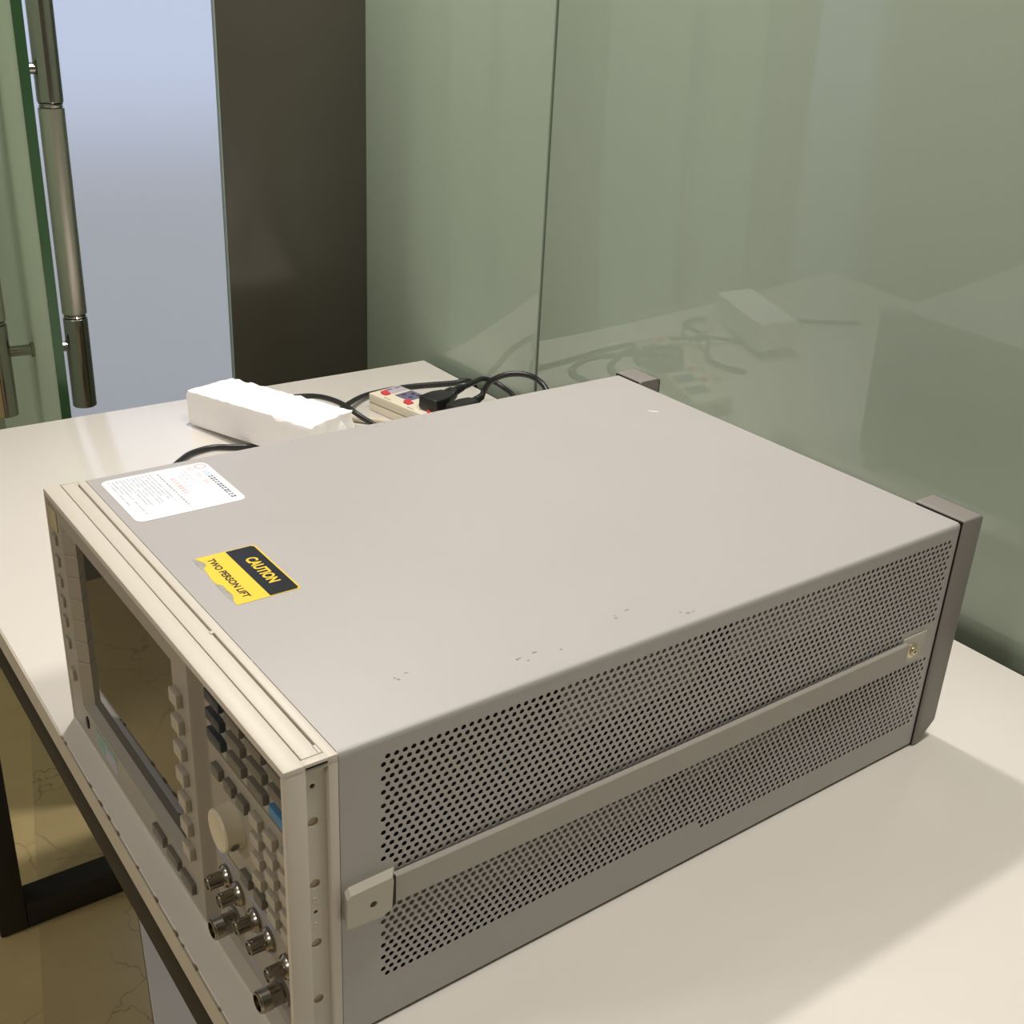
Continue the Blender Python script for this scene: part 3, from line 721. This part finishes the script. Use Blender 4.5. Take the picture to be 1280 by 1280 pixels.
# first plug: upright on the second socket
p1 = tag(empty('power_plug', (-0.4440, 0.6620, ZT + PH + 0.0014), (0, 0, math.radians(14))), 'black angled plug standing in the power strip beside the red switches', 'plug')
bm = bmesh.new()
prism(bm, [(-0.0170, -0.0270, 0), (0.0170, -0.0270, 0), (0.0185, 0.0000, 0), (0.0130, 0.0180, 0), (-0.0130, 0.0180, 0), (-0.0185, 0.0000, 0)], (0, 0, 0.0195))
bmesh.ops.recalc_face_normals(bm, faces=bm.faces)
bmesh.ops.bevel(bm, geom=list(bm.edges), offset=0.0026, segments=3, affect='EDGES', profile=0.5)
obj('plug_body', bm, M_rubber, parent=p1)
bm = bmesh.new()
prism(bm, [(-0.0115, 0.0150, 0.0045), (0.0115, 0.0150, 0.0045), (0.0075, 0.0300, 0.0085), (-0.0075, 0.0300, 0.0085)], (0, 0, 0.0140))
bmesh.ops.recalc_face_normals(bm, faces=bm.faces); bmesh.ops.bevel(bm, geom=list(bm.edges), offset=0.002, segments=2, affect='EDGES', profile=0.5)
obj('plug_neck', bm, M_rubber, parent=p1)
ribs((0.0, 0.0290, 0.0155), (0.0, 0.0490, 0.0180), 6, 0.0068, 0.0050, p1)
# its lead is part of the plug thing
ld = tube(bmesh.new(), Z([(-0.4545, 0.7060, 0.0455), (-0.4660, 0.7350, 0.0460), (-0.4780, 0.7600, 0.0440), (-0.4745, 0.7800, 0.0370), (-0.4560, 0.7860, 0.0310), (-0.4320, 0.7830, 0.0290), (-0.3950, 0.7750, 0.0180), (-0.3300, 0.7600, 0.0050), (-0.24, 0.735, 0.0046)]), 0.0042, 12, 8)
bmesh.ops.transform(ld, matrix=(Matrix.Translation(p1.location) @ Matrix.Rotation(math.radians(14), 4, 'Z')).inverted(), verts=ld.verts)
obj('lead', ld, M_rubber, parent=p1)
# second plug: flatter, lying towards the instrument, its lead loops up
p2 = tag(empty('power_plug', (-0.4060, 0.6760, ZT + PH + 0.0014), (0, 0, math.radians(16))), 'black plug next to the angled plug, its lead arching over in a loop', 'plug')
bm = bmesh.new()
prism(bm, [(-0.0140, -0.0220, 0), (0.0140, -0.0220, 0), (0.0150, 0.0080, 0), (0.0085, 0.0250, 0), (-0.0085, 0.0250, 0), (-0.0150, 0.0080, 0)], (0, 0, 0.0165))
bmesh.ops.recalc_face_normals(bm, faces=bm.faces); bmesh.ops.bevel(bm, geom=list(bm.edges), offset=0.0025, segments=3, affect='EDGES', profile=0.5)
obj('plug_body', bm, M_rubber, parent=p2)
ribs((0.0, 0.0240, 0.0100), (0.0, 0.0440, 0.0150), 6, 0.0068, 0.0050, p2)
ld = tube(bmesh.new(), Z([(-0.4175, 0.7165, 0.0415), (-0.4195, 0.7220, 0.0500), (-0.4130, 0.7270, 0.0640), (-0.4000, 0.7350, 0.0750), (-0.3890, 0.7490, 0.0800), (-0.3760, 0.7660, 0.0795), (-0.3640, 0.7800, 0.0710), (-0.3420, 0.7780, 0.0600), (-0.3100, 0.7600, 0.0350), (-0.2700, 0.7400, 0.0120), (-0.2200, 0.7200, 0.0046)]), 0.0042, 12, 8)
bmesh.ops.transform(ld, matrix=(Matrix.Translation(p2.location) @ Matrix.Rotation(math.radians(16), 4, 'Z')).inverted(), verts=ld.verts)
obj('lead', ld, M_rubber, parent=p2)
cable('power_cable', [(-0.4000, 0.2000, 0.0046), (-0.4500, 0.2520, 0.0046), (-0.4860, 0.2880, 0.0046), (-0.5040, 0.3115, 0.0046), (-0.5095, 0.3420, 0.0046), (-0.4980, 0.3660, 0.0046), (-0.4860, 0.3960, 0.0044), (-0.4800, 0.4300, 0.0044), (-0.4880, 0.4700, 0.0044), (-0.5120, 0.5100, 0.0110), (-0.5218, 0.5352, 0.0146), (-0.5477, 0.5644, 0.0125), (-0.5840, 0.6120, 0.0075), (-0.5980, 0.6500, 0.0046), (-0.5990, 0.6950, 0.0046), (-0.5890, 0.7420, 0.0046), (-0.5800, 0.7750, 0.0046), (-0.5745, 0.7980, 0.0065), (-0.5715, 0.8110, -0.0030), (-0.5700, 0.8135, -0.0300), (-0.5690, 0.8135, -0.1200)], M_rubber, CR,
      'black cable running under the foam block and past the power strip')
cable('power_cable', [(-0.6300, 0.4620, 0.0046), (-0.6420, 0.4880, 0.0050), (-0.6280, 0.5060, 0.0100), (-0.6060, 0.5340, 0.0150), (-0.5730, 0.5430, 0.0215), (-0.5320, 0.5470, 0.0255), (-0.4970, 0.5480, 0.0250), (-0.4800, 0.5530, 0.0200), (-0.4660, 0.5640, 0.0120), (-0.4480, 0.5720, 0.0060), (-0.4100, 0.5700, 0.0046), (-0.36, 0.55, 0.0046)], M_rubber, CR,
      'black cable arching up from behind the foam block towards the instrument')
cable('ivory_cable', [(-0.5900, 0.4750, 0.0052), (-0.5680, 0.5080, 0.0052), (-0.5460, 0.5310, 0.0052), (-0.5280, 0.5510, 0.0052), (-0.5030, 0.5700, 0.0052), (-0.4800, 0.5900, 0.0052), (-0.4400, 0.6040, 0.0052), (-0.4000, 0.6100, 0.0052), (-0.36, 0.608, 0.0052)], M_beigecab, 0.0050,
      'ivory cable lying on the desk in front of the power strip')
